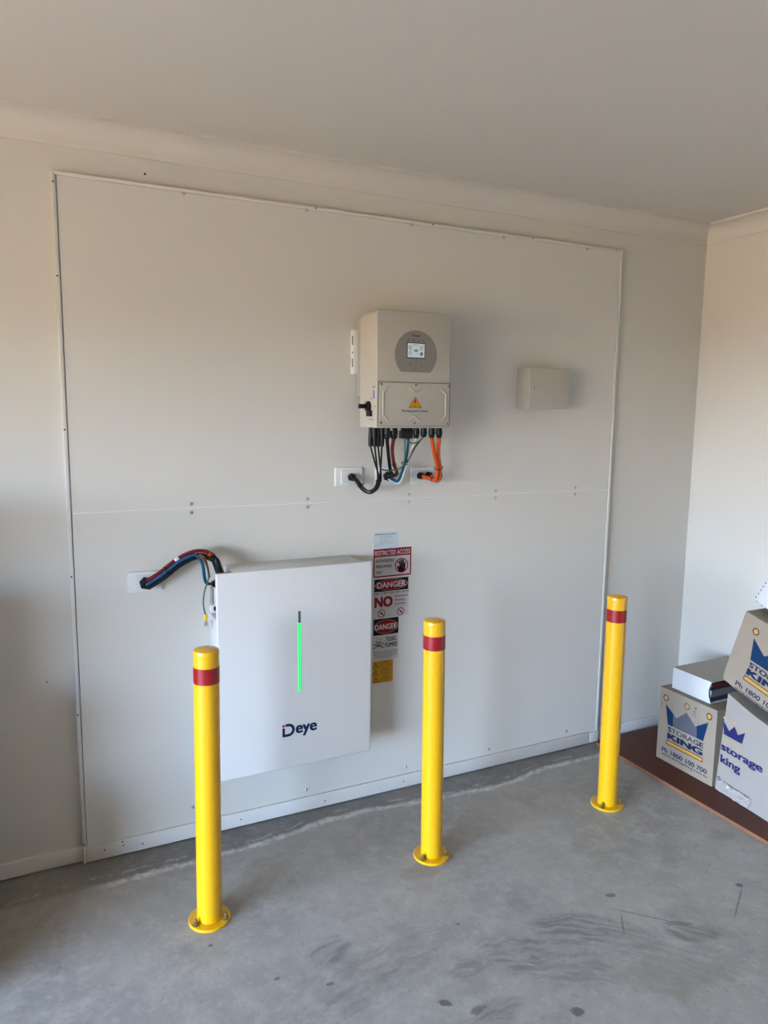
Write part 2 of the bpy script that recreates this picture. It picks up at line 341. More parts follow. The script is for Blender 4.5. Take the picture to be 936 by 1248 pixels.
# coved cornice: small lips top and bottom, hollow curve between
def cove(n=10):
    c = 0.0866; q = [(0, ), ]
    pts = [(0.0, -c), (0.007, -c)]
    for i in range(n+1):
        t = PI/2*i/n; R = c-0.014
        pts.append((c-0.004-R*math.cos(t), -0.009-R+R*math.sin(t)))
    pts += [(c, -0.011), (c, 0.0), (0.0, 0.0)]
    return pts
cv = cove()
struct(MB().prism(cv, (XD, 0, ZC), (0, -1, 0), (0, 0, 1), (XR-XD, 0, 0)).build('trim_1', 'ceil', angle=30))
struct(MB().prism(cv, (XR, 0, ZC), (-1, 0, 0), (0, 0, 1), (0, YB, 0)).build('trim_2', 'ceil', angle=30))
SK = 0.0661
struct(B(XD, -0.001, -0.011, 0, 0.004, SK).build('baseboard_back_left', 'trim', bevel=0.002))
struct(B(2.581, XR, -0.011, 0, 0.004, SK).build('baseboard_back_right', 'trim', bevel=0.002))
struct(B(XR-0.011, XR, YB, -0.011, 0.004, SK).build('baseboard_right', 'trim', bevel=0.002))

# ---------------------------------------------------------------- fibre cement backing panel
XP, ZT, ZJ = 2.5784, 2.556, 1.3704
pan = thing('backing_panel', 'large white two-sheet fibre cement panel covering most of the back wall', 'wall panel', (XP/2, 0, 0))
B(0.0160, XP-0.0135, YS, -0.001, ZJ+0.001, ZT-0.0125).build('sheet', 'sheet', pan, bevel=0.001, seg=1)
B(0.0160, XP-0.0135, YS+0.0006, -0.001, 0.012, ZJ-0.001).build('sheet', 'sheet', pan, bevel=0.001, seg=1)
MB().tube([(0.017, YS+0.0006, ZJ), (0.6, YS+0.0006, ZJ+0.001), (1.3, YS+0.0006, ZJ-0.001), (2.0, YS+0.0006, ZJ), (XP-0.014, YS+0.0006, ZJ)], 0.0030, n=8, step=0.05).build('joint_sealant', 'seal', pan)
yt = -0.0215
MB().prism([(0, 0.012), (0.0135, 0.012), (0.0135, ZT-0.013), (0, ZT)], (0, yt, 0), (1, 0, 0), (0, 0, 1), (0, -yt-0.0006, 0)).build('edge_trim', 'trim', pan, bevel=0.0012)
MB().prism([(XP-0.013, 0.06), (XP, 0.06), (XP, ZT), (XP-0.013, ZT-0.013)], (0, yt, 0), (1, 0, 0), (0, 0, 1), (0, -yt-0.0006, 0)).build('edge_trim', 'trim', pan, bevel=0.0012)
MB().prism([(0.0005, ZT), (0.014, ZT-0.012), (XP-0.0135, ZT-0.012), (XP-0.0005, ZT)], (0, yt, 0), (1, 0, 0), (0, 0, 1), (0, -yt-0.0006, 0)).build('edge_trim', 'trim', pan, bevel=0.0012)
B(0.013, 2.5125, -0.0295, YS+0.0006, 0.005, SK).build('kick_strip', 'trim', pan, bevel=0.0015)
B(2.5145, 2.5795, -0.0275, YS+0.0006, 0.005, SK-0.004).build('kick_strip', 'trim', pan, bevel=0.0015)
B(0.0, 0.0115, -0.0295, YS+0.0006, 0.003, SK-0.001).build('kick_strip', 'trim', pan, bevel=0.0015)
screw_me = None
def screw(x, z, y=YS):
    global screw_me
    if screw_me is None:
        o = MB().lathe([(0.0072, 0.0004), (0.0070, 0.0022), (0.0050, 0.0042), (0.0026, 0.0045), (0.0022, 0.0026)], (0, 0, 0), (0, -1, 0), 12).build('screw', 'screw', pan, org=(0, 0, 0))
        ORG[o] = ORG[pan]; screw_me = o.data
    else:
        o = bpy.data.objects.new('screw', screw_me); C.objects.link(o); o.parent = pan
    o.location = Vector((x, y, z))-ORG[pan]
for x in (0.446, 0.925, 1.397, 1.869, 2.354): screw(x, 2.5405)
for x in (0.446, 0.926, 1.403, 1.869, 2.350): screw(x, 1.3875); screw(x, 1.3535, YS+0.0006)
for x, z in ((0.423, 0.133), (0.917, 0.097), (1.41, 0.098), (1.878, 0.092), (2.365, 0.096)): screw(x, z, YS+0.0006)
nail_me = None
def nail(x, y, z, d=(0, -1, 0)):
    global nail_me
    if nail_me is None:
        o = MB().cyl((0, 0.0005, 0), (0, -0.0008, 0), 0.0034, n=10).build('nail', 'dark', pan, org=(0, 0, 0)); nail_me = o.data
    else:
        o = bpy.data.objects.new('nail', nail_me); C.objects.link(o); o.parent = pan
    o.location = Vector((x, y, z))-ORG[pan]
for z in (2.52, 2.208, 1.675, 1.138, 0.604, 0.078): nail(0.005, yt, z)
for x in (0.964, 1.498, 2.028, 2.532): nail(x, yt, ZT-0.004)
for x, z in ((0.077, .041), (.147, .043), (.144, .058), (.221, .030), (.62, .035), (1.0, .03), (1.395, .035)): nail(x, -0.0295, z)

# ---------------------------------------------------------------- bollards
def bollard(x, y, lean, label):
    r = thing('bollard', label, 'bollard', (x, y, 0.0), 'yellow bollards in front of the panel')
    R0 = 0.0425; t = Vector((lean, 0, 1))
    o = MB().lathe([(0.071, 0.0), (0.0715, 0.002), (0.0715, 0.0075), (0.0695, 0.0095), (0.046, 0.0100)], (x, y, 0), n=56).build('base_plate', 'yellow', r)
    MB().lathe([(R0, 0.009), (R0, 0.952)], (x, y, 0), t, 56).build('post', 'yellow', r)
    MB().lathe([(R0, 0.951), (R0+0.0003, 0.9525), (R0, 0.9645), (R0-0.0016, 0.9678), (R0-0.006, 0.9698), (R0-0.022, 0.9730), (0.004, 0.9745)], (x, y, 0), t, 56).build('cap', 'yellow', r)
    MB().lathe([(R0+0.0002, 0.858), (R0+0.0007, 0.8585), (R0+0.0007, 0.9125), (R0+0.0002, 0.913)], (x, y, 0), t, 56).build('reflective_band', 'red', r)
    for a in (205, 325, 85):
        bx, by = x+0.0575*math.cos(math.radians(a)), y+0.0575*math.sin(math.radians(a))
        b = MB().lathe([(0.0118, 0.0096), (0.0118, 0.0114), (0.007, 0.0115)], (bx, by, 0), n=20)
        b.cyl((bx, by, 0.0114), (bx, by, 0.0200), 0.0092, n=6).cyl((bx, by, 0.0195), (bx+0.0015, by, 0.031), 0.0048, n=12)
        b.build('anchor_bolt', 'zinc', r)
    return r
bollard(0.3720, -0.5400, 0.0085, 'yellow bollard with red band in front of the white battery unit')
bollard(1.2540, -0.5427, -0.0085, 'yellow bollard with red band standing just right of the warning signs')
bollard(2.1690, -0.5400, -0.0060, 'yellow bollard with red band nearest the cardboard boxes')

# ---------------------------------------------------------------- battery cabinet
bat = thing('battery_cabinet', 'white wall-mounted battery cabinet with a glowing green light bar', 'battery', (0.822, -0.02, 0.306))
B(0.498, 1.147, -0.190, -0.170, 0.306, 1.138).build('front_cover', 'white', bat, bevel=0.0055, seg=3)
HX0, HX1, HZ0, HZ1, NX, NZ = 0.503, 1.108, 0.325, 1.136, 0.570, 0.950
hull = MB().prism([(HX0, HZ0), (HX1, HZ0), (HX1, HZ1), (NX, HZ1), (NX, NZ), (HX0, NZ)], (0, -0.170, 0), (1, 0, 0), (0, 0, 1), (0, 0.1515, 0))
hull = hull.build('housing', 'white', bat, bevel=0.002)
# recessed carry handle on the left side: raised rim
hd = MB()
for q in (( -0.155, -0.045, 0.80, 0.806), (-0.155, -0.045, 0.66, 0.666)): hd.box(HX0-0.002, HX0+0.001, q[0], q[1], q[2], q[3])
hd.box(HX0-0.002, HX0+0.001, -0.051, -0.045, 0.66, 0.806).build('handle_rim', 'white', bat, bevel=0.0008, seg=1)
B(HX0-0.001, HX0+0.0005, -0.105, -0.060, 0.905, 0.930).build('rating_label', 'sign_white', bat, smooth=False)
# open terminal bay, upper left
B(0.515, NX, -0.100, -0.0185, 0.985, 1.062).build('terminal_cover', 'plate', bat, bevel=0.002)
B(0.506, 0.5155, -0.075, -0.040, 0.992, 1.056).build('metal_plate', 'alu', bat, bevel=0.001)
B(0.506, NX, -0.0550, -0.0190, 0.9505, 0.983).build('terminal_block', 'plate', bat, bevel=0.002)
MB().cyl((NX, -0.112, 0.985), (0.512, -0.112, 0.985), 0.011, n=16).cyl((0.5125, -0.112, 0.985), (0.505, -0.112, 0.985), 0.008, n=16).build('knob', 'black', bat)
rg = MB().cyl((NX+0.001, -0.095, 1.080), (0.512, -0.095, 1.080), 0.0165, n=20).cyl((0.513, -0.095, 1.080), (0.504, -0.095, 1.080), 0.0125, n=20)
rgo = rg.build('socket', 'black', bat)
MB().lathe([(0.0095, 0.0), (0.0115, 0.001), (0.0115, 0.003), (0.0095, 0.004)], (0.5055, -0.095, 1.080), (-1, 0, 0), 20).build('socket_ring', 'c_red', rgo)
for k, (yy, zz) in enumerate(((-0.045, 1.095), (-0.135, 1.118))):
    MB().cyl((NX+0.001, yy, zz), (0.530, yy, zz), 0.013, n=16).build('socket', 'black', bat)
# light bar: dark slot, unlit top, lit green bar
LX, LW = 0.8275, 0.0052
def slot(z0, z1): return [(LX-LW, z0+(LW if z0 < .64 else 0))]+[(LX+LW*math.cos(PI+PI*i/10), z0+LW+LW*math.sin(PI+PI*i/10)) for i in range(1, 10)]*(z0 < .64)+[(LX+LW, z0+(LW if z0 < .64 else 0)), (LX+LW, z1), (LX-LW, z1)]
MB().prism(slot(0.912, 0.960), (0, -0.1908, 0), (1, 0, 0), (0, 0, 1), (0, 0.002, 0)).build('unlit_bar_end', 'ink_soft', bat, smooth=False)
MB().prism(slot(0.625, 0.912), (0, -0.1912, 0), (1, 0, 0), (0, 0, 1), (0, 0.002, 0)).build('light_bar', 'green', bat, smooth=False)
# printed logo, x 0.752..0.902
fb = Frame((0, -0.190, 0), (1, 0, 0), (0, 0, 1), (0, -1, 0))
lr = pr(MB(), fb, [rect(0.7530, 0.7635, 0.4840, 0.4945)], 0.0005).build('logo_dot', 'logo_red', bat, smooth=False)
lg = MB()
pr(lg, fb, [rect(0.7530, 0.7635, 0.4420, 0.4800)], 0.0005)
n = 14; ro, ri, ca, cb = 0.0255, 0.0165, 0.7775, 0.4695
pr(lg, fb, [rect(0.7665, 0.7785, 0.4850, 0.4965), rect(0.7635, 0.7785, 0.4420, 0.4535)], 0.0005)
ring(lg, fb, 0.7785, 0.46925, 0.01575, 0.02725, 0.0005, 20, -PI/2, PI/2)
letters(lg, fb, 'eye', 0.8095, 0.9015, 0.4335, 0.4825, 0.0005, bold=0.03, res=6)
lg.build('logo_lettering', 'navy', bat, smooth=False, flat=True)

# ---------------------------------------------------------------- inverter
inv = thing('inverter', 'off-white wall inverter with round grey display above the cable outlets', 'inverter', (1.297, -0.02, 1.688))
ix0, ix1, iz0, iz1, iyf = 1.130, 1.466, 1.688, 2.148, -0.250
def rrect(a0, a1, b0, b1, rb, rtp, n=6):
    out = []
    for cx, cy, r, s in ((a0+rb, b0+rb, rb, PI), (a1-rb, b0+rb, rb, 1.5*PI), (a1-rtp, b1-rtp, rtp, 0), (a0+rtp, b1-rtp, rtp, .5*PI)):
        out += [(cx+r*math.cos(s+PI/2*i/n), cy+r*math.sin(s+PI/2*i/n)) for i in range(n+1)]
    return out
MB().prism(rrect(ix0, ix1, iz0, iz1, 0.004, 0.022), (0, iyf, 0), (1, 0, 0), (0, 0, 1), (0, 0.162, 0)).build('body', 'cream', inv, bevel=0.006, seg=3, angle=30)
hs = MB().box(1.138, 1.458, -0.090, -0.080, 1.815, 2.130)
for k in range(17): hs.box(1.138+k*0.0197, 1.1425+k*0.0197, -0.082, -0.026, 1.815, 2.130)
hs.build('heat_sink', 'alu', inv, bevel=0.0008, seg=1)
br = MB().box(1.118, 1.150, -0.048, YS-0.0004, 1.908, 2.085).box(1.145, 1.450, -0.0255, YS-0.0004, 1.915, 2.075).build('wall_bracket', 'plate', inv, bevel=0.001)
B(1.1172, 1.1185, -0.044, -0.034, 2.025, 2.062).build('bracket_slot', 'dark', br, smooth=False)
B(1.1172, 1.1185, -0.044, -0.036, 1.990, 1.998).build('bracket_slot', 'dark', br, smooth=False)
B(1.1172, 1.1185, -0.044, -0.034, 1.935, 1.970).build('bracket_label', 'ink_soft', br, smooth=False)
fi = Frame((0, iyf, 0), (1, 0, 0), (0, 0, 1), (0, -1, 0))
cx, cz, cr = 1.3035, 1.980, 0.0955
a0 = math.asin(0.069/cr)
disc = [(cx+cr*math.cos(t), cz+cr*math.sin(t)) for t in [(-a0)+(PI+2*a0)*i/48 for i in range(49)]]
dp = MB().prism(disc, (0, iyf-0.0012, 0), (1, 0, 0), (0, 0, 1), (0, 0.0015, 0)).build('control_panel', 'grey', inv, angle=25)
h = 0.0012
bz = B(1.2605, 1.3445, iyf-0.0024, iyf-0.001, 1.9655, 2.0275).build('display', 'bezel', dp, bevel=0.001, seg=1)
pr(MB(), fi, [rect(1.2640, 1.3410, 1.9690, 2.0240)], 0.0026)
sc_ = pr(MB(), fi, [rect(1.2640, 1.3410, 1.9690, 2.0240)], 0.0027)
bz2 = sc_.build('screen', 'lcd', inv, smooth=False, flat=True)
ic = MB()
for a, b in ((1.2765, 2.007), (1.3275, 2.006), (1.2765, 1.985), (1.3275, 1.983)): ring(ic, fi, a, b, 0.0062, 0.0078, 0.0029, 18, 0.2, 5.6)
bar(ic, fi, 1.273, 2.009, 1.279, 2.004, 0.0028, 0.0029); pr(ic, fi, [rect(1.3235, 1.3315, 1.9795, 1.9845), [(1.322, 1.9845), (1.333, 1.9845), (1.3275, 1.989)]], 0.0029)
bar(ic, fi, 1.273, 1.985, 1.280, 1.985, 0.002, 0.0029); bar(ic, fi, 1.324, 2.005, 1.331, 2.005, 0.002, 0.0029)
pr(ic, fi, [rect(1.285, 1.312, 2.0175, 2.0190), rect(1.331, 1.337, 2.0165, 2.0185)], 0.0029)
ic.build('screen_icons', 'bezel', bz2, smooth=False, flat=True)
pr(MB(), fi, [[(1.290, 1.996), (1.302, 1.990), (1.314, 1.996), (1.302, 2.002)]], 0.0029).build('screen_icons', 'grey', bz2, smooth=False, flat=True)
for a in (1.268, 1.2905, 1.314, 1.337): MB().cyl((a, iyf-0.001, 2.0365), (a, iyf-0.0022, 2.0365), 0.0024, n=12).build('status_lamp', 'black', dp)
for a, b in ((1.3015, 1.9535), (1.277, 1.942), (1.327, 1.9415), (1.3005, 1.9285)):
    o = ring(MB(), fi, a, b, 0.0060, 0.0070, 0.0016, 20); pr(o, fi, [[(a-0.003, b-0.006), (a+0.003, b-0.006), (a, b-0.0015)]], 0.0016); o.build('button', 'ink_soft', dp, smooth=False, flat=True)
letters(MB(), fi, 'Deye', 1.284, 1.320, 2.0485, 2.0595, 0.0016, bold=0.02, res=3).build('logo_lettering', 'navy', dp, smooth=False, flat=True)
# wiring cover with raised ribs, six screws, warning sign
cov = MB().prism(rrect(1.1405, 1.4620, 1.6985, 1.8675, 0.006, 0.006, 3), (0, iyf-0.0045, 0), (1, 0, 0), (0, 0, 1), (0, 0.0045, 0)).build('wiring_cover', 'cream', inv, bevel=0.0015)
fr_ = MB().box(1.1365, 1.1382, iyf-0.0012, iyf+0.001, 1.6955, 1.8705).box(1.4642, 1.4659, iyf-0.0012, iyf+0.001, 1.6955, 1.8705)
fr_.box(1.1365, 1.4659, iyf-0.0012, iyf+0.001, 1.8690, 1.8708).box(1.1365, 1.4659, iyf-0.0012, iyf+0.001, 1.6955, 1.6970).build('cover_joint', 'ink_soft', inv, smooth=False)
yc = iyf-0.0045
def rib(pts): MB().tube([(a, yc+0.0008, b) for a, b in pts], 0.0042, n=8, step=0.02).build('rib', 'cream', cov)
rib([(1.181, 1.8500), (1.1790, 1.8490), (1.1590, 1.828), (1.1580, 1.826), (1.1580, 1.742), (1.1590, 1.740), (1.1790, 1.719), (1.181, 1.718)])
rib([(1.421, 1.8480), (1.4230, 1.8470), (1.4430, 1.826), (1.4440, 1.824), (1.4440, 1.740), (1.4430, 1.738), (1.4230, 1.717), (1.421, 1.716)])
rib([(1.275, 1.8500), (1.2760, 1.8490), (1.3000, 1.8330), (1.3020, 1.8330), (1.3260, 1.8480), (1.327, 1.8490)])
rib([(1.272, 1.7170), (1.2730, 1.7180), (1.2990, 1.7350), (1.3010, 1.7350), (1.3260, 1.7170), (1.327, 1.7160)])
for a, b in ((1.1490, 1.8600), (1.3020, 1.8600), (1.4545, 1.8580), (1.1470, 1.7085), (1.2995, 1.7085), (1.4530, 1.7060)):
    so = MB().lathe([(0.0062, 0.0), (0.0060, 0.0014), (0.0045, 0.0020)], (a, yc, b), (0, -1, 0), 14).build('cover_screw', 'alu', cov)
    MB().cyl((a, yc-0.0019, b), (a, yc-0.0023, b), 0.0032, n=6).build('screw_recess', 'dark', so)
fc_ = Frame((0, yc, 0), (1, 0, 0), (0, 0, 1), (0, -1, 0))
pr(MB(), fc_, [[(1.2720, 1.7700), (1.3300, 1.7700), (1.3010, 1.8125)]], 0.0005).build('warning_triangle', 'orange_sign', cov, smooth=False, flat=True)
bo = pr(MB(), fc_, [[(1.2985, 1.8020), (1.3045, 1.8020), (1.3010, 1.7945), (1.3060, 1.7955), (1.3000, 1.7820), (1.3015, 1.7905), (1.2965, 1.7895)], circ(1.3005, 1.7765, 0.0024, n=12)], 0.0008)
for q in (((1.2720, 1.7700), (1.3300, 1.7700)), ((1.3300, 1.7700), (1.3010, 1.8125)), ((1.3010, 1.8125), (1.2720, 1.7700))): bar(bo, fc_, q[0][0], q[0][1], q[1][0], q[1][1], 0.0016, 0.0008)
letters(bo, fc_, 'Warning electric shock', 1.2390, 1.3600, 1.7490, 1.7620, 0.0008, bold=0.004, res=2)
bo.build('warning_lettering', 'ink', cov, smooth=False, flat=True)
# isolator switch and violet label on the left side
fs_ = Frame((ix0, 0, 0), (0, -1, 0), (0, 0, 1), (-1, 0, 0))
sw = MB().lathe([(0.0225, 0.0), (0.0215, 0.008), (0.0190, 0.012), (0.012, 0.012)], (ix0, -0.180, 1.772), (-1, 0, 0), 24)
sw.box(ix0-0.014, ix0, -0.212, -0.182, 1.733, 1.757).build('isolator_switch', 'black', inv, angle=40)
MB().box(ix0-0.046, ix0-0.010, -0.187, -0.173, 1.764, 1.782).build('switch_handle', 'black', inv, bevel=0.003)
pr(MB(), fs_, [circ(0.2265, 1.8275, 0.0085, 0.011, 16), circ(0.2265, 1.8135, 0.0085, 0.011, 16)], 0.0005).build('side_label', 'purple', inv, smooth=False, flat=True)
for q in (('WIFI', 0.214, 0.240, 1.8455, 1.8530), ('ON', 0.196, 0.212, 1.8000, 1.8065), ('OFF', 0.225, 0.243, 1.7690, 1.7745), ('DC SWITCH', 0.186, 0.228, 1.7170, 1.7235)):
    letters(MB(), fs_, *q, 0.0005, bold=0.01).build('side_lettering', 'ink', inv, smooth=False, flat=True)
# outlets underneath
def gland(x, y, r=0.0155, ln=0.052, name='cable_gland'):
    z = iz0; p = [(r*0.95, 0.0), (r*0.95, 0.012), (r*1.06, 0.0125), (r*1.06, 0.028), (r*0.9, 0.029), (r*1.0, 0.031), (r*0.95, ln-0.008), (r*0.7, ln)]
    MB().lathe(p, (x, y, z), (0, 0, -1), 14).build(name, 'black', inv, angle=30)
for x, y in ((1.151, -0.152), (1.168, -0.156), (1.186, -0.152), (1.202, -0.156)):
    MB().lathe([(0.008, 0.0), (0.008, 0.040), (0.0095, 0.041), (0.0095, 0.066), (0.0075, 0.078), (0.005, 0.079)], (x, y, iz0), (0, 0, -1), 14).build('solar_connector', 'black', inv, angle=30)
gland(1.2150, -0.175, 0.0140, 0.047); gland(1.2480, -0.172, 0.0155, 0.047)
tb = B(1.283, 1.330, -0.190, -0.145, iz0-0.046, iz0+0.001).build('terminal_shroud', 'black', inv, bevel=0.004)
gland(1.3490, -0.180, 0.0125, 0.045); gland(1.3830, -0.182, 0.0125, 0.040); gland(1.4180, -0.190, 0.0135, 0.043); gland(1.4530, -0.190, 0.0130, 0.043)
for x in (1.231, 1.268): MB().cyl((x, -0.185, iz0), (x, -0.185, iz0-0.012), 0.005, n=10).build('stud', 'alu', inv)

# ---------------------------------------------------------------- switch box on the right
jb = thing('switch_box', 'small blank off-white box mounted on the panel right of the inverter', 'switch box', (2.081, -0.02, 1.771))
B(1.968, 2.194, -0.103, YS-0.0004, 1.7725, 1.9605).build('box_body', 'cream', jb, bevel=0.004, seg=2)
B(1.9665, 2.1955, -0.120, -0.1045, 1.771, 1.962).build('box_lid', 'cream', jb, bevel=0.004, seg=3)
B(1.9915, 1.9945, -0.1208, -0.119, 1.862, 1.878).build('lid_catch', 'ink_soft', jb, smooth=False)

# ---------------------------------------------------------------- wall plates with glands
def plate(x0, z0, glands, label, w=0.125, hgt=0.079, hexr=0.0175):
    r = thing('wall_plate', label, 'wall plate', (x0+w/2, YS, z0), 'white wall plates with cable glands')
    MB().prism(rrect(x0, x0+w, z0, z0+hgt, 0.004, 0.004, 3), (0, YS-0.0105, 0), (1, 0, 0), (0, 0, 1), (0, 0.0105, 0)).build('plate', 'plate', r, bevel=0.0025)
    B(x0+0.025, x0+w-0.020, YS-0.0128, YS-0.009, z0+0.011, z0+hgt-0.011).build('plate_insert', 'plate', r, bevel=0.0012, seg=1)
    for gx, gz, rr in glands:
        g = MB().cyl((gx, YS-0.0105, gz), (gx, YS-0.030, gz), rr*1.12, n=6).lathe([(rr*0.78, 0.029), (rr*0.76, 0.036), (rr*0.6, 0.040)], (gx, YS, gz), (0, -1, 0), 18)
        g.build('cable_gland', 'black', r, angle=30)
    return r
plate(1.047, 1.436, [(1.1180, 1.4745, 0.0155)], 'white wall plate left of three under the inverter, fed by thin black leads')
plate(1.234, 1.434, [(1.2890, 1.4735, 0.0190)], 'white wall plate between two others under the inverter, fed by blue and white wires')
plate(1.409, 1.430, [(1.4500, 1.4715, 0.0145), (1.4930, 1.4735, 0.0145)], 'white wall plate right of three under the inverter, fed by orange cables', w=0.132)
plate(0.2010, 1.0575, [(0.2640, 1.0930, 0.0215)], 'white wall plate left of the battery with red, blue and black cables')

# ---------------------------------------------------------------- cables
def cable(name, label, pts, r, m, ties=(), group=None):
    o = MB().tube(pts, r, n=10).build(name, m, None, org=pts[0]); tag(o, label, 'cable', group)
    return o
def tie(par, p, d, r):
    d = Vector(d).normalized(); p = Vector(p)
    a = d.orthogonal().normalized(); b = d.cross(a); MB().tube([p+(a*math.cos(2*PI*i/16)+b*math.sin(2*PI*i/16))*r for i in range(17)], 0.0019, n=6, step=0.01).build('zip_tie', 'black', par)
zc = iz0-0.075
def strand(C, no, yo):
    """A path beside a bundle's centre line: no across it in the wall's plane, yo in depth."""
    P = [Vector(q) for q in C]; out = []
    for i, q in enumerate(P):
        d = P[min(i+1, len(P)-1)]-P[max(i-1, 0)]; L = math.hypot(d.x, d.z) or 1
        out.append((q.x-d.z/L*no, q.y+yo, q.z+d.x/L*no))
    return out
PVC = [(1.1945, -.150, 1.486), (1.1985, -.132, 1.456), (1.193, -.117, 1.430), (1.171, -.100, 1.415), (1.149, -.083, 1.429), (1.130, -.067, 1.460), (1.119, -.050, 1.475)]
pv = [[(1.151, -.152, zc), (1.170, -.155, 1.545)]+strand(PVC, -.0050, -.0050), [(1.168, -.156, zc), (1.180, -.150, 1.545)]+strand(PVC, -.0050, .0050),
      [(1.186, -.152, zc), (1.191, -.158, 1.548)]+strand(PVC, .0050, -.0050), [(1.202, -.156, zc), (1.202, -.149, 1.548)]+strand(PVC, .0050, .0050)]
names = ['leftmost of the four thin dark leads from the inverter to its left wall plate', 'second from left of the four thin dark leads under the inverter',
         'third from left of the four thin dark leads under the inverter', 'rightmost of the four thin dark leads under the inverter']
pvo = [cable('solar_lead', nm, q, 0.0036, 'rubber', group='thin dark leads under the inverter') for q, nm in zip(pv, names)]
tie(pvo[1], (1.1978, -.1375, 1.4650), (0.15, 0.3, -1), 0.0118); tie(pvo[1], (1.1400, -.0755, 1.4435), (-.6, .5, 1), 0.0118)
cable('black_cable', 'thick black cable running down from the inverter left of the red one', [(1.215, -.175, 1.643), (1.238, -.144, 1.574), (1.260, -.118, 1.512), (1.277, -.099, 1.490), (1.2835, -.075, 1.481), (1.283, -.050, 1.480)], 0.0072, 'rubber')
co = cable('red_cable', 'thick red cable hanging from the inverter to the plate below', [(1.248, -.172, 1.643), (1.251, -.153, 1.597), (1.268, -.135, 1.536), (1.2930, -.113, 1.500), (1.306, -.085, 1.484), (1.2985, -.052, 1.479)], 0.0075, 'c_red')
tie(co, (1.2695, -.1340, 1.532), (0.4, 0.35, -1), 0.0082)
co = cable('blue_wire', 'blue wire looping from the inverter down to the plate', [(1.316, -.175, 1.645), (1.320, -.152, 1.573), (1.318, -.130, 1.524), (1.313, -.107, 1.474), (1.310, -.085, 1.456), (1.300, -.064, 1.462), (1.293, -.052, 1.465)], 0.0055, 'c_blue')
tie(co, (1.3195, -.1345, 1.536), (0, 0.4, -1), 0.0125)
cable('white_wire', 'white wire beside the blue one under the inverter', [(1.3490, -.180, 1.645), (1.340, -.155, 1.590), (1.328, -.137, 1.530), (1.320, -.108, 1.462), (1.312, -.086, 1.446), (1.292, -.067, 1.4535), (1.2835, -.052, 1.4665)], 0.0042, 'c_white')
cable('earth_wire', 'thin green earth wire curving from the inverter to the dark leads', [(1.298, -.175, 1.645), (1.305, -.162, 1.556), (1.296, -.150, 1.519), (1.252, -.142, 1.508), (1.208, -.140, 1.513)], 0.0030, 'c_green')
cable('earth_wire', 'short green wire looping between two outlets under the inverter', [(1.380, -.188, 1.650), (1.366, -.180, 1.632), (1.340, -.182, 1.624), (1.312, -.182, 1.628), (1.303, -.180, 1.645)], 0.0028, 'c_green')
cable('black_wire', 'thin black wire running down beside the white wire', [(1.3830, -.182, 1.650), (1.354, -.166, 1.608), (1.338, -.150, 1.566), (1.326, -.142, 1.538)], 0.0030, 'rubber')
co = cable('orange_cable', 'left of two orange cables under the inverter', [(1.4180, -.190, 1.646), (1.448, -.158, 1.583), (1.4815, -.128, 1.526), (1.496, -.105, 1.475), (1.495, -.086, 1.457), (1.478, -.066, 1.462), (1.450, -.052, 1.4715)], 0.0088, 'c_orange')
co2 = cable('orange_cable', 'right of two orange cables under the inverter', [(1.4530, -.190, 1.646), (1.474, -.150, 1.576), (1.500, -.120, 1.520), (1.516, -.100, 1.470), (1.514, -.078, 1.450), (1.503, -.062, 1.458), (1.493, -.052, 1.4735)], 0.0088, 'c_orange')
tie(co2, (1.4945, -.1200, 1.512), (0.28, 0.36, -1), 0.0188); tie(co, (1.4865, -.0755, 1.4590), (1, -.9, -.1), 0.0096)
# battery cables
BC = [(.262, -.056, 1.090), (.318, -.068, 1.126), (.376, -.077, 1.171), (.421, -.085, 1.195), (.456, -.093, 1.203), (.484, -.100, 1.198), (.506, -.106, 1.184)]
co = cable('red_cable', 'red cable arching from the left wall plate to the battery', strand(BC, .0105, .0066), 0.0072, 'c_red')
mk = strand(BC, .0105, .0066)
MB().lathe([(0.0076, -0.009), (0.0082, -0.008), (0.0082, 0.008), (0.0076, 0.009)], (mk[2][0]+.006, mk[2][1]-.001, mk[2][2]+.004), (1, -.17, .66), 14).build('marker_sleeve', 'plate', co)
co3 = cable('blue_cable', 'blue cable arching from the left wall plate into the battery side', strand(BC, .0012, -.0095)[:4]+[(.446, -.1015, 1.198), (.465, -.108, 1.166), (.472, -.108, 1.112), (.482, -.100, 1.086), (.506, -.095, 1.080)], 0.0062, 'c_blue')
tie(co3, (.337, -.0715, 1.1400), (1, -.17, .78), 0.0190)
cable('black_cable', 'black cable below the blue one on the way to the battery', strand(BC, -.0064, .0083), 0.0075, 'rubber')
cable('black_cable', 'lowest black cable of the bundle arching to the battery', strand(BC, -.0142, -.0068)[:5]+[(.488, -.116, 1.186), (.511, -.124, 1.172)], 0.0072, 'rubber')
cable('orange_wire', 'short orange wire dropping beside the battery plugs', [(.452, -.118, 1.204), (.470, -.122, 1.190), (.481, -.122, 1.155), (.488, -.118, 1.112)], 0.0045, 'c_orange')
ew = cable('earth_wire', 'loose green earth wire with yellow lug hanging beside the battery', [(.455, -.128, 1.198), (.473, -.130, 1.168), (.483, -.128, 1.115), (.470, -.112, 1.057), (.465, -.110, 1.008), (.472, -.110, .966)], 0.0030, 'c_green')
lgo = MB().lathe([(0.0035, 0), (0.0068, 0.003), (0.0068, 0.022), (0.004, 0.026)], (.472, -.110, .966), (0.03, 0, -1), 12).build('lug_sleeve', 'lug', ew)
MB().box(.4685, .4785, -.1125, -.1085, .920, .943).cyl((.4735, -.1135, .926), (.4735, -.1075, .926), 0.0075, n=14).build('lug_ring', 'screw', ew)
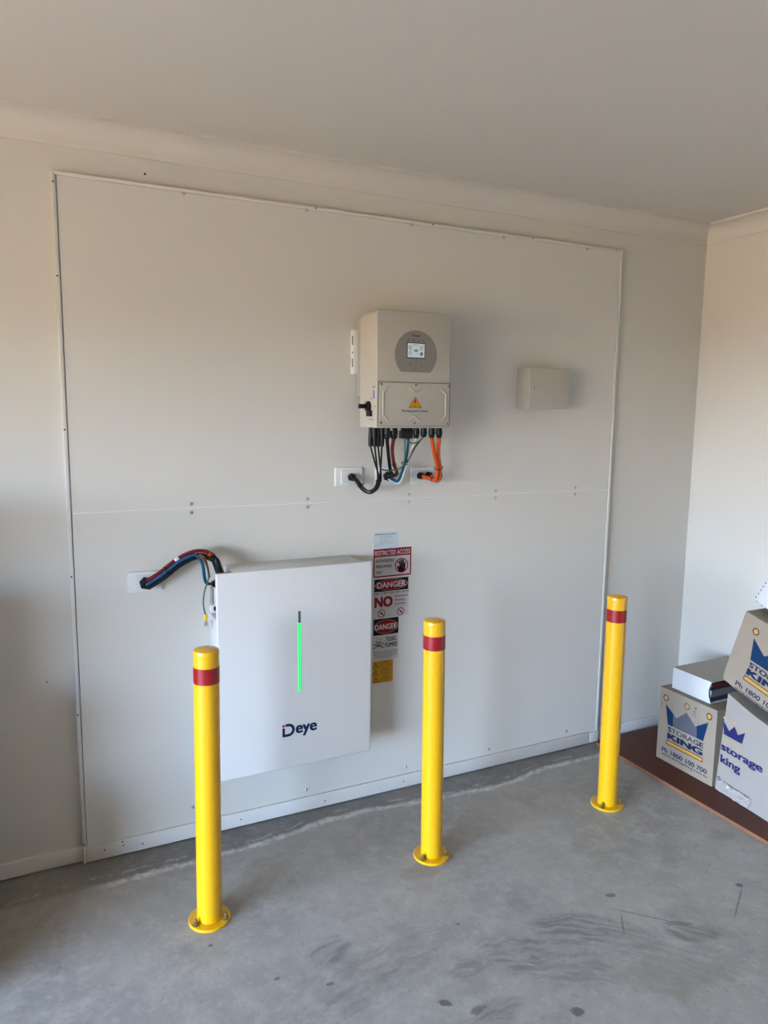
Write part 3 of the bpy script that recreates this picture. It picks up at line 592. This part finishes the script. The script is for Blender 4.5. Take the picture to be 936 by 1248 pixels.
for k, (p, lb) in enumerate((((.512, -.104, 1.182), 'black battery plug with orange collar, nearer the wall'), ((.516, -.126, 1.176), 'black battery plug resting behind the front cover'))):
    px, py, pz = p; d = Vector((.30, .03, -1)).normalized(); d2 = Vector((px+.012, py+.004, pz-.010))
    o = thing('cable_plug', lb, 'plug', p)
    MB().lathe([(0.0085, -0.012), (0.0120, 0.0), (0.0130, 0.010), (0.0130, 0.060), (0.0105, 0.068)], p, d, 16).build('plug_body', 'black', o, angle=30)
    MB().lathe([(0.0088, -0.030), (0.0095, -0.026), (0.0095, -0.012), (0.0088, -0.011)], p, Vector((.75, -.1, -.7)), 14).build('collar', 'c_orange' if k == 0 else 'black', o)

# ---------------------------------------------------------------- warning signs
fg = Frame((0, YS+0.0006, 0), (1, 0, 0), (0, 0, 1), (0, -1, 0))
E1, E2, E3 = 0.0012, 0.0016, 0.0020
def sign(label, x0, x1, z0, z1, m, back=0.0):
    r = thing('warning_sign', label, 'sign', ((x0+x1)/2, YS+0.0006, z0))
    B(x0, x1, YS+0.0006-0.001, YS+0.0006, z0, z1).build('backing', m, r, smooth=False); return r
def no_symbol(mb, a, b, r, w):
    ring(mb, fg, a, b, r-w, r, E3, 32); bar(mb, fg, a-r*.68, b+r*.68, a+r*.68, b-r*.68, w, E3)
def put(mb, name, m, par): return mb.build(name, m, par, smooth=False, flat=True)
s = sign('pale blue notice with fine print above the red signs', 1.2335, 1.3530, 1.149, 1.2250, 'sign_blue')
t = MB(); letters(t, fg, 'Shutdown procedure', 1.240, 1.344, 1.2110, 1.2195, E2, bold=0.02)
for k, (a, b, txt) in enumerate(((1.262, 1.322, 'Turn off main switch'), (1.262, 1.328, 'Turn off the inverter'), (1.262, 1.318, 'Turn off the battery'), (1.262, 1.310, 'Turn off isolator'), (1.262, 1.334, 'Wait for five minutes'), (1.240, 1.286, 'Warning: live parts'), (1.240, 1.276, 'Keep clear'))):
    letters(t, fg, txt, a, b, 1.2045-k*0.0075, 1.2090-k*0.0075, E2, res=1)
put(t, 'fine_print', 'ink_soft', s)
s = sign('red bordered restricted access sign with a hand symbol', 1.2335, 1.4215, 1.0215, 1.1505, 'sign_red')
put(pr(MB(), fg, [rect(1.2390, 1.4150, 1.0280, 1.1140)], E1), 'white_field', 'sign_white', s)
put(letters(MB(), fg, 'RESTRICTED ACCESS', 1.2390, 1.4150, 1.1205, 1.1420, E2, bold=0.006), 'heading', 'sign_white', s)
t = MB(); letters(t, fg, 'AUTHORIZED', 1.2450, 1.3320, 1.0895, 1.1030, E2, bold=0.018); letters(t, fg, 'PERSONNEL', 1.2450, 1.3250, 1.0640, 1.0775, E2, bold=0.018); letters(t, fg, 'ONLY', 1.2450, 1.2790, 1.0375, 1.0510, E2, bold=0.018)
pr(t, fg, [[(1.357, 1.040), (1.387, 1.040), (1.392, 1.060), (1.392, 1.083), (1.386, 1.083), (1.385, 1.070), (1.384, 1.092), (1.378, 1.094), (1.377, 1.072), (1.376, 1.096), (1.369, 1.096), (1.369, 1.072), (1.367, 1.092), (1.361, 1.091), (1.361, 1.062), (1.352, 1.070), (1.349, 1.066)]], E2)
put(t, 'lettering', 'ink', s)
t = MB(); no_symbol(t, 1.3720, 1.0685, 0.0335, 0.0050); put(t, 'prohibition_ring', 'sign_red', s)
s = sign('danger sign with large red NO and two small prohibition rings', 1.2340, 1.4120, 0.8365, 1.0150, 'sign_white')
put(pr(MB(), fg, [rect(1.2380, 1.4080, 0.9560, 1.0130)], E1), 'black_band', 'ink', s)
put(ring(pr(MB(), fg, [circ(1.3230, 0.9850, 0.0790, 0.0245, 40)], 0.0014), fg, 1.3230, 0.9850, 0.001, 0.002, 0.0014), 'red_oval', 'sign_red', s)
t = ring(MB(), fg, 1.3230, 0.9850, 0.0785, 0.0805, 0.00145, 40, ky=0.31); letters(t, fg, 'DANGER', 1.2520, 1.3950, 0.9720, 0.9990, E2, bold=0.025); put(t, 'heading', 'sign_white', s)
t = MB(); letters(t, fg, 'RISK OF BATTERY EXPLOSION', 1.2380, 1.4090, 0.9440, 0.9520, E2, bold=0.02, res=1)
for cx_ in (1.2745, 1.3705): bar(t, fg, cx_-.006, 0.8590, cx_+.008, 0.8530, 0.004, E2); bar(t, fg, cx_-.002, 0.862, cx_+.004, 0.850, 0.005, E2)
put(t, 'lettering', 'ink', s)
t = MB(); letters(t, fg, 'NO', 1.2390, 1.3300, 0.8840, 0.9330, E2, bold=0.05, res=4)
for k, w in enumerate(('SMOKING', 'SPARKS', 'FLAMES')): letters(t, fg, w, 1.3400, (1.4080, 1.3960, 1.3960)[k], 0.9235-k*0.0178, 0.9335-k*0.0178, E2, bold=0.02)
no_symbol(t, 1.2745, 0.8560, 0.0185, 0.0035); no_symbol(t, 1.3705, 0.8560, 0.0185, 0.0035)
pr(t, fg, [rect(1.238, 1.408, 0.9385, 0.9392), rect(1.238, 1.408, 0.8790, 0.8797)], E2); put(t, 'red_lettering', 'sign_red', s)
s = sign('danger toxic fumes sign with skull and crossbones', 1.2340, 1.3625, 0.6370, 0.8335, 'sign_white')
put(pr(MB(), fg, [rect(1.2355, 1.3610, 0.7560, 0.8315)], E1), 'black_band', 'ink', s)
put(pr(MB(), fg, [circ(1.2985, 0.7935, 0.0580, 0.0310, 40)], 0.0014), 'red_oval', 'sign_red', s)
t = ring(MB(), fg, 1.2985, 0.7935, 0.0575, 0.0590, 0.00145, 40, ky=0.535); letters(t, fg, 'DANGER', 1.2440, 1.3530, 0.7800, 0.8060, E2, bold=0.02); put(t, 'heading', 'sign_white', s)
t = MB(); letters(t, fg, 'TOXIC', 1.2980, 1.3530, 0.7235, 0.7440, E2, bold=0.025); letters(t, fg, 'FUMES', 1.2950, 1.3570, 0.6965, 0.7170, E2, bold=0.025)
for k, w in enumerate(('FIRE WILL CAUSE TOXIC FUMES', 'Evacuate the immediate area', 'or wear the self-contained mask', 'for safety reasons')):
    letters(t, fg, w, 1.2390+(.022 if k == 3 else 0), 1.3570-(.025 if k == 3 else 0), 0.6740-k*0.0095, 0.6800-k*0.0095, E2, bold=0.015, res=1)
sx, sz = 1.2620, 0.7210
ring(t, fg, sx, sz+.006, 0.0135, 0.0150, E2, 28); pr(t, fg, [circ(sx-.006, sz+.002, 0.0042, n=12), circ(sx+.006, sz+.002, 0.0042, n=12), [(sx-.002, sz-.007), (sx+.002, sz-.007), (sx, sz-.003)], rect(sx-.007, sx+.007, sz-.0155, sz-.0105)], E2)
for q in ((-1, 1), (1, -1)):
    bar(t, fg, sx-.022, sz-.014-q[0]*.008, sx+.022, sz-.014+q[0]*.008, 0.0035, E2)
    for e in (-1, 1): ring(t, fg, sx+e*.0235, sz-.014+e*q[0]*.009, 0.0018, 0.0036, E2, 12)
put(t, 'lettering', 'ink', s)
s = sign('yellow label with three warning triangles lowest beside the battery', 1.2335, 1.3360, 0.5325, 0.6360, 'sign_yellow')
t = MB()
for k in range(3):
    zt = 0.6320-k*0.0340; q = [(1.2370, zt-.026), (1.2620, zt-.026), (1.2495, zt-.003)]
    for i in range(3): bar(t, fg, *q[i], *q[(i+1) % 3], 0.0022, E2)
    bar(t, fg, 1.2495, zt-.021, 1.2495, zt-.011, 0.0025, E2)
    letters(t, fg, ('DANGER', 'DANGER', 'WARNING')[k], 1.2830, 1.3150, zt-.0060, zt-.0005, E2, bold=0.02, res=1)
    for j, w in enumerate(('Hazardous voltage inside', 'Risk of electric shock', 'Do not open this cover')): letters(t, fg, w, 1.2710+(.006 if k == 1 else 0), 1.3300-(.008 if k == 1 else 0), zt-.0145-j*.0075, zt-.0090-j*.0075, E2, res=1)
put(t, 'warning_print', 'sign_brown', s)

# ---------------------------------------------------------------- brown board and boxes on the right
bd = thing('plywood_board', 'brown film-faced plywood board lying on the concrete under the boxes', 'board', (2.85, -1.0, 0))
BX0, BX1, BY0, BY1 = 2.545, 3.155, -2.2, -0.048
B(BX0, BX1, BY0, BY1, 0.0, 0.0170).build('plywood_core', 'ply', bd, bevel=0.001, seg=1)
B(BX0+0.0006, BX1, BY0, BY1-0.0006, 0.0170, 0.0182).build('film_face', 'film', bd, smooth=False)
ZB = 0.0182

def crown_print(par, fr, da=0.0, db=0.0, h=0.0006):
    def sh(q): return [(a+da, b+db) for a, b in q]
    cr_ = pr(MB(), fr, [sh(q) for q in ([(.040, .297), (.060, .196), (.114, .1967), (.112, .248)], [(.112, .248), (.114, .1967), (.224, .1982), (.226, .252), (.170, .300)], [(.226, .252), (.224, .1982), (.276, .199), (.298, .301)])], h)
    cr_.build('crown_print', 'blue_print', par, smooth=False, flat=True)
    t = MB(); dots = MB()
    for a, b in ((.039, .328), (.170, .331), (.300, .331)):
        ring(t, fr, a+da, b+db, 0.0115, 0.0165, h, 24); pr(dots, fr, [circ(a+da, b+db, 0.0118)], h)
    def line(*q, **k): letters(MB(), fr, *q, h, **k).build('lettering', 'blue_text', par, smooth=False, flat=True)
    line('STORAGE', .063+da, .279+da, .163+db, .188+db, bold=0.035, res=3)
    line('KING', .062+da, .278+da, .124+db, .156+db, bold=0.05, res=3)
    line('Ph 1800 100 700', .033+da, .308+da, .046+db, .069+db, bold=0.02, res=3)
    line('www.storageking.com.au', .034+da, .312+da, .025+db, .042+db, bold=0.008, res=2)
    for q in (rect(.059, .280, .1125, .1165), rect(.059, .280, .0935, .0975), rect(.059, .063, .0975, .1125), rect(.276, .280, .0975, .1125)): pr(t, fr, [sh(q)], h)
    t.build('print_outline', 'blue_text', par, smooth=False, flat=True)
    pr(dots, fr, [sh(rect(.063, .276, .0975, .1125))], h); dots.build('gold_print', 'gold', par, smooth=False, flat=True)

def grid_face_box(name, m, par, w, d, hh, warp, nu=6):
    """Closed carton body, local: x depth, y = -across, z up; each side a small grid so warp() can dent it."""
    mb = MB(); n = nu
    def face(f):
        vs = [warp(Vector(f(i/n, j/n))) for j in range(n+1) for i in range(n+1)]
        mb.add(vs, [(j*(n+1)+i, j*(n+1)+i+1, (j+1)*(n+1)+i+1, (j+1)*(n+1)+i) for j in range(n) for i in range(n)])
    face(lambda u, v: (0, -u*w, v*hh)); face(lambda u, v: (d, -u*w, v*hh)); face(lambda u, v: (u*d, 0, v*hh)); face(lambda u, v: (u*d, -w, v*hh))
    face(lambda u, v: (u*d, -v*w, 0)); face(lambda u, v: (u*d, -v*w, hh))
    o = mb.build(name, m, par, smooth=True, angle=40)
    bm = bmesh.new(); bm.from_mesh(o.data); bmesh.ops.remove_doubles(bm, verts=bm.verts, dist=1e-5); bmesh.ops.recalc_face_normals(bm, faces=bm.faces); bm.to_mesh(o.data); bm.free()
    o.data.set_sharp_from_angle(angle=math.radians(40)); return o
ident = lambda v: v
# box one: lower left
b1 = thing('cardboard_box', 'brown carton with blue crown print nearest the wall corner, under a white box', 'box', (2.707, -0.312, ZB), 'crown printed cartons', rot=(0, 0, 0.0))
W1, D1, H1 = 0.342, 0.40, 0.372
grid_face_box('carton_body', 'carton', b1, W1, D1, H1, ident)
for k in (0, 1):
    y0 = -k*(W1/2+0.0015)
    MB().box(0.0, D1, y0-W1/2+0.0015, y0, H1, H1+0.004).build('top_flap', 'carton', b1, bevel=0.001, seg=1)
MB().tube([(0.0005, -0.002, H1+0.002), (0.0005, -0.1, H1+0.001), (0.0005, -W1+0.002, H1+0.002)], 0.0022, n=6, step=0.05).build('flap_fold', 'carton', b1)
f1 = Frame((0, 0, 0), (0, -1, 0), (0, 0, 1), (-1, 0, 0)); crown_print(b1, f1)
def crumple(fr, a0, a1, b0, b1_, nu, nv, amp, h0, skew=0.0):
    mb = MB(); vs = []
    for j in range(nv+1):
        for i in range(nu+1):
            e = 0.0 if 0 else random.uniform(0, amp)*(1.0 if (i+j) % 2 else 0.35)
            ja = random.uniform(-.2, .2)*(a1-a0)/nu if 0 < i < nu else random.uniform(-.3, .3)*(a1-a0)/nu*.6
            vs.append(fr.p(a0+(a1-a0)*i/nu+ja+skew*j/nv, b0+(b1_-b0)*j/nv+random.uniform(-.2, .2)*(b1_-b0)/nv, h0+e))
    return mb.add(vs, [(j*(nu+1)+i, j*(nu+1)+i+1, (j+1)*(nu+1)+i+1, (j+1)*(nu+1)+i) for j in range(nv) for i in range(nu)])
crumple(f1, .095, .238, .160, .3715, 9, 12, 0.0022, 0.0012, -.004).build('packing_tape', 'tape', b1, smooth=False)
t = MB()
for q in ((.214, .343, .226, .336), (.218, .334, .224, .348), (.222, .333, .229, .347), (.206, .322, .226, .326), (.226, .326, .222, .300), (.214, .318, .208, .300), (.012, .300, .022, .292), (.022, .292, .010, .272), (.016, .306, .018, .286)): bar(t, f1, *q, 0.0016, 0.0038)
t.build('pen_marks', 'ink', b1, smooth=False, flat=True)

# white open carton of books on box one
wx0, wx1, wy0, wy1, wz0, wz1 = 2.742, 3.10, -0.583, -0.352, 0.3950, 0.503
wc = thing('white_carton', 'white open-ended carton of books lying on the crown printed box', 'box', ((wx0+wx1)/2, (wy0+wy1)/2, wz0))
th = 0.003
B(wx0, wx1, wy0, wy1, wz0, wz0+th).build('carton_base', 'paper', wc)
B(wx0-0.002, wx1, wy0-0.004, wy1, wz1-th, wz1).build('carton_top', 'carton_lid', wc, bevel=0.001, seg=1)
B(wx1-th, wx1, wy0, wy1, wz0+th, wz1-th).build('carton_side', 'paper', wc)
B(wx0+th, wx1-th, wy1-th, wy1, wz0+th, wz1-th).build('carton_side', 'paper', wc)
fpan = []
for i in range(13):
    tt = i/12; fpan.append((wy0+0.013*math.sin(PI*tt)+0.006*tt*(1-tt), wz1-th-(wz1-wz0-2*th)*tt))
q = [(-(wy1), wz0+th)] + [(-y, z) for y, z in reversed(fpan)] + [(-(wy1), wz1-th)]
MB().prism(q, (wx0, 0, 0), (0, -1, 0), (0, 0, 1), (th, 0, 0)).build('front_panel', 'paper', wc, angle=50)
bk = [('book', 'book_dark', 0.020), ('book', 'book_grey', 0.012), ('book', 'book_grey', 0.024), ('book', 'book_dark', 0.014), ('book', 'book_red', 0.018)]
lab = ['dark book at the bottom of the pile in the white carton', 'thin grey book second from bottom in the white carton', 'thick grey book halfway up the pile in the white carton', 'dark thin book under the red one in the white carton', 'dark red book on top inside the white carton']
z = wz0+th+0.0002
for k, ((nm, mm, hh), lb) in enumerate(zip(bk, lab)):
    x0 = wx0+0.008+random.uniform(0, .008); x1 = x0+0.29+random.uniform(-.01, .01); y0 = wy0+0.006+random.uniform(0, .010); y1 = y0+0.20
    r = thing(nm, lb, 'book', ((x0+x1)/2, (y0+y1)/2, z), 'books in the white carton')
    B(x0, x1, y0, y1, z, z+0.002).build('cover', mm, r); B(x0, x1, y0, y1, z+hh-0.002, z+hh).build('cover', mm, r)
    B(x0, x1, y0-0.0005, y0+0.001, z+0.002, z+hh-0.002).build('spine', mm, r)
    B(x0+0.003, x1-0.003, y0+0.001, y1-0.004, z+0.002, z+hh-0.002).build('pages', 'pages', r)
    z += hh+0.0004

# box two: newer carton, crushed and leaning, front
b2 = thing('cardboard_box', 'pale crushed carton with indigo crown and lowercase lettering', 'box', (2.70, -0.88, ZB))
def fx(y, z): return 2.71+0.1066*(y+0.668)-0.012*(z-0.02)
NB = 8
def q2(u, v, dep):                       # u across (left to right), v up
    yl = -0.668-0.040*v; yr = -1.090+0.030*v; y = yl+(yr-yl)*u
    zt = 0.500-0.080*u-0.012*math.sin(PI*u); z = ZB+(zt-ZB)*v
    bul = 0.008*math.sin(PI*u)*math.sin(PI*v)
    return Vector((fx(y, z)-bul+dep, y+(0.015*dep), z))
mb = MB()
def face(f):
    n = NB; vs = [f(i/n, j/n) for j in range(n+1) for i in range(n+1)]
    mb.add(vs, [(j*(n+1)+i, j*(n+1)+i+1, (j+1)*(n+1)+i+1, (j+1)*(n+1)+i) for j in range(n) for i in range(n)])
DP = 0.40
face(lambda u, v: q2(u, v, 0)); face(lambda u, v: q2(u, v, DP)); face(lambda u, v: q2(0, v, u*DP)); face(lambda u, v: q2(1, v, u*DP)); face(lambda u, v: q2(u, 0, v*DP)); face(lambda u, v: q2(u, 1, v*DP))
o = mb.build('carton_body', 'carton_pale', b2)
bm = bmesh.new(); bm.from_mesh(o.data); bmesh.ops.remove_doubles(bm, verts=bm.verts, dist=1e-5); bmesh.ops.recalc_face_normals(bm, faces=bm.faces); bm.to_mesh(o.data); bm.free(); o.data.set_sharp_from_angle(angle=math.radians(40))
class Fr2:                                # frame following the bulged face: a = -y, b = z
    def p(s, a, b, h=0.0):
        y, z = -a, b; v = min(1, max(0, (z-ZB)/0.47)); yl = -0.668-0.04*v; yr = -1.09+0.03*v; u = min(1, max(0, (y-yl)/(yr-yl)))
        return Vector((fx(y, z)-0.008*math.sin(PI*u)*math.sin(PI*v)-h-0.0008, y, z))
f2 = Fr2()
cp = pr(MB(), f2, [[(.693, .362), (.701, .301), (.735, .301), (.731, .329)], [(.731, .329), (.735, .301), (.785, .302), (.783, .332), (.761, .363)], [(.783, .332), (.785, .302), (.810, .303), (.822, .360)]], .0004); cp.build('crown_print', 'indigo', b2, smooth=False, flat=True)
t = pr(MB(), f2, [circ(.699, .379, .0075, n=18), circ(.760, .379, .0075, n=18), circ(.825, .377, .0080, n=18)], .0004)
for k in range(9): pr(t, f2, [rect(.700+k*.0118, .7105+k*.0118, .2800, .2865)], .0004)
t.build('gold_print', 'gold_pale', b2, smooth=False, flat=True)
for q in (('storage', .690, .929, .212, .253), ('king', .690, .811, .150, .200)): letters(MB(), f2, *q, .0004, bold=0.035, res=4).build('lettering', 'indigo', b2, smooth=False, flat=True)
t = MB(); letters(t, f2, 'A smarter way to store', .717, .868, .070, .082, .0004, res=1, bold=0.01)
for k in range(3):
    w = k*2*PI/3+.3; ring(t, f2, .690, .079, .0062, .0092, .0004, 8, w, w+1.55); pr(t, f2, [[(.690+.0115*math.cos(w+1.5), .079+.0115*math.sin(w+1.5)), (.690+.0040*math.cos(w+1.5), .079+.0040*math.sin(w+1.5)), (.690+.008*math.cos(w+2.0), .079+.008*math.sin(w+2.0))]], .0004)
for q in ((.697, .437, .704, .440), (.704, .440, .700, .426), (.700, .426, .706, .420), (.698, .418, .706, .408), (.706, .418, .699, .410)): bar(t, f2, *q, 0.0013, .0004)
t.build('small_print', 'ink', b2, smooth=False, flat=True)
crumple(f2, .690, .868, .024, .078, 9, 4, 0.034, 0.001, .018).build('loose_tape', 'crinkle', b2, smooth=False)

# box three: tilted on top
TL3 = math.radians(16.0)
b3 = thing('cardboard_box', 'tilted brown carton with blue crown print on top of the pale crushed one', 'box', (2.722, -0.650, 0.546), 'crown printed cartons', rot=(TL3, 0, 0))
W3, D3, H3 = 0.415, 0.37, 0.358
def dent(v):                             # lower left corner pushed in
    w = max(0.0, 1-math.hypot(v.y, v.z)/0.07); v.z += 0.006*w; v.y -= 0.004*w; return v
grid_face_box('carton_body', 'carton', b3, W3, D3, H3, dent)
for k in (0, 1):
    y0 = -k*(W3/2+0.0015)
    MB().box(0.0, D3, y0-W3/2+0.0015, y0, H3, H3+0.0035).build('top_flap', 'carton', b3, bevel=0.001, seg=1)
crown_print(b3, f1, .037, -.028)
t = MB(); ft = Frame((0, 0, H3+0.0035), (0, -1, 0), (1, 0, 0), (0, 0, 1))
for k in range(3): letters(t, ft, ('name', 'contents', 'room')[k], .05, .16, .04+k*.05, .055+k*.05, .0005, res=1)
pr(t, ft, [rect(.02, .17, .03+k*.05, .033+k*.05) for k in range(4)], .0005); t.build('top_print', 'ink_soft', b3, smooth=False, flat=True)

# white carton with perforated edge on the very top
TL4 = math.radians(22.0)
b4 = thing('perforated_carton', 'white carton with a perforated edge perched on the tilted box', 'box', (2.80, -0.726, 0.931), rot=(TL4, 0, 0))
grid_face_box('carton_body', 'paper', b4, 0.28, 0.24, 0.20, lambda v: Vector((v.x, v.y-0.15*v.z*0.9, v.z)), 4)
t = MB()
for k in range(9):
    zz = 0.012+k*0.021; t.box(-0.0008, 0.004, -0.135*zz-0.0005-0.003, -0.135*zz+0.0008, zz, zz+0.008)
for k in range(8): t.box(-0.0008, 0.004, -0.020-k*0.03, -0.008-k*0.03, -0.0006, 0.002)
t.build('perforations', 'ink_soft', b4, smooth=False)

# ---------------------------------------------------------------- cartons added left of the panel, out of frame, stepped to shade the left edge
for k, (x1, z0, z1, lb) in enumerate(((-0.38, 0.0, 0.40, 'unseen carton added for shade, bottom of the stack left of the panel'), (-0.50, 0.401, 0.78, 'unseen carton added for shade, second from the floor left of the panel'),
                                      (-0.64, 0.781, 1.15, 'unseen carton added for shade, third from the floor left of the panel'), (-0.86, 1.151, 1.48, 'unseen carton added for shade, topmost of the stack left of the panel'))):
    r = thing('cardboard_box', lb, 'box', (x1-0.3, -0.32, z0), 'unseen cartons added to shade the left edge')
    B(x1-0.62, x1, -0.60, -0.04, z0, z1-0.004).build('carton_body', 'carton', r, bevel=0.003)
    for y0 in (-0.60, -0.319): B(x1-0.62, x1, y0, y0+0.279, z1-0.004, z1).build('top_flap', 'carton', r, bevel=0.001, seg=1)
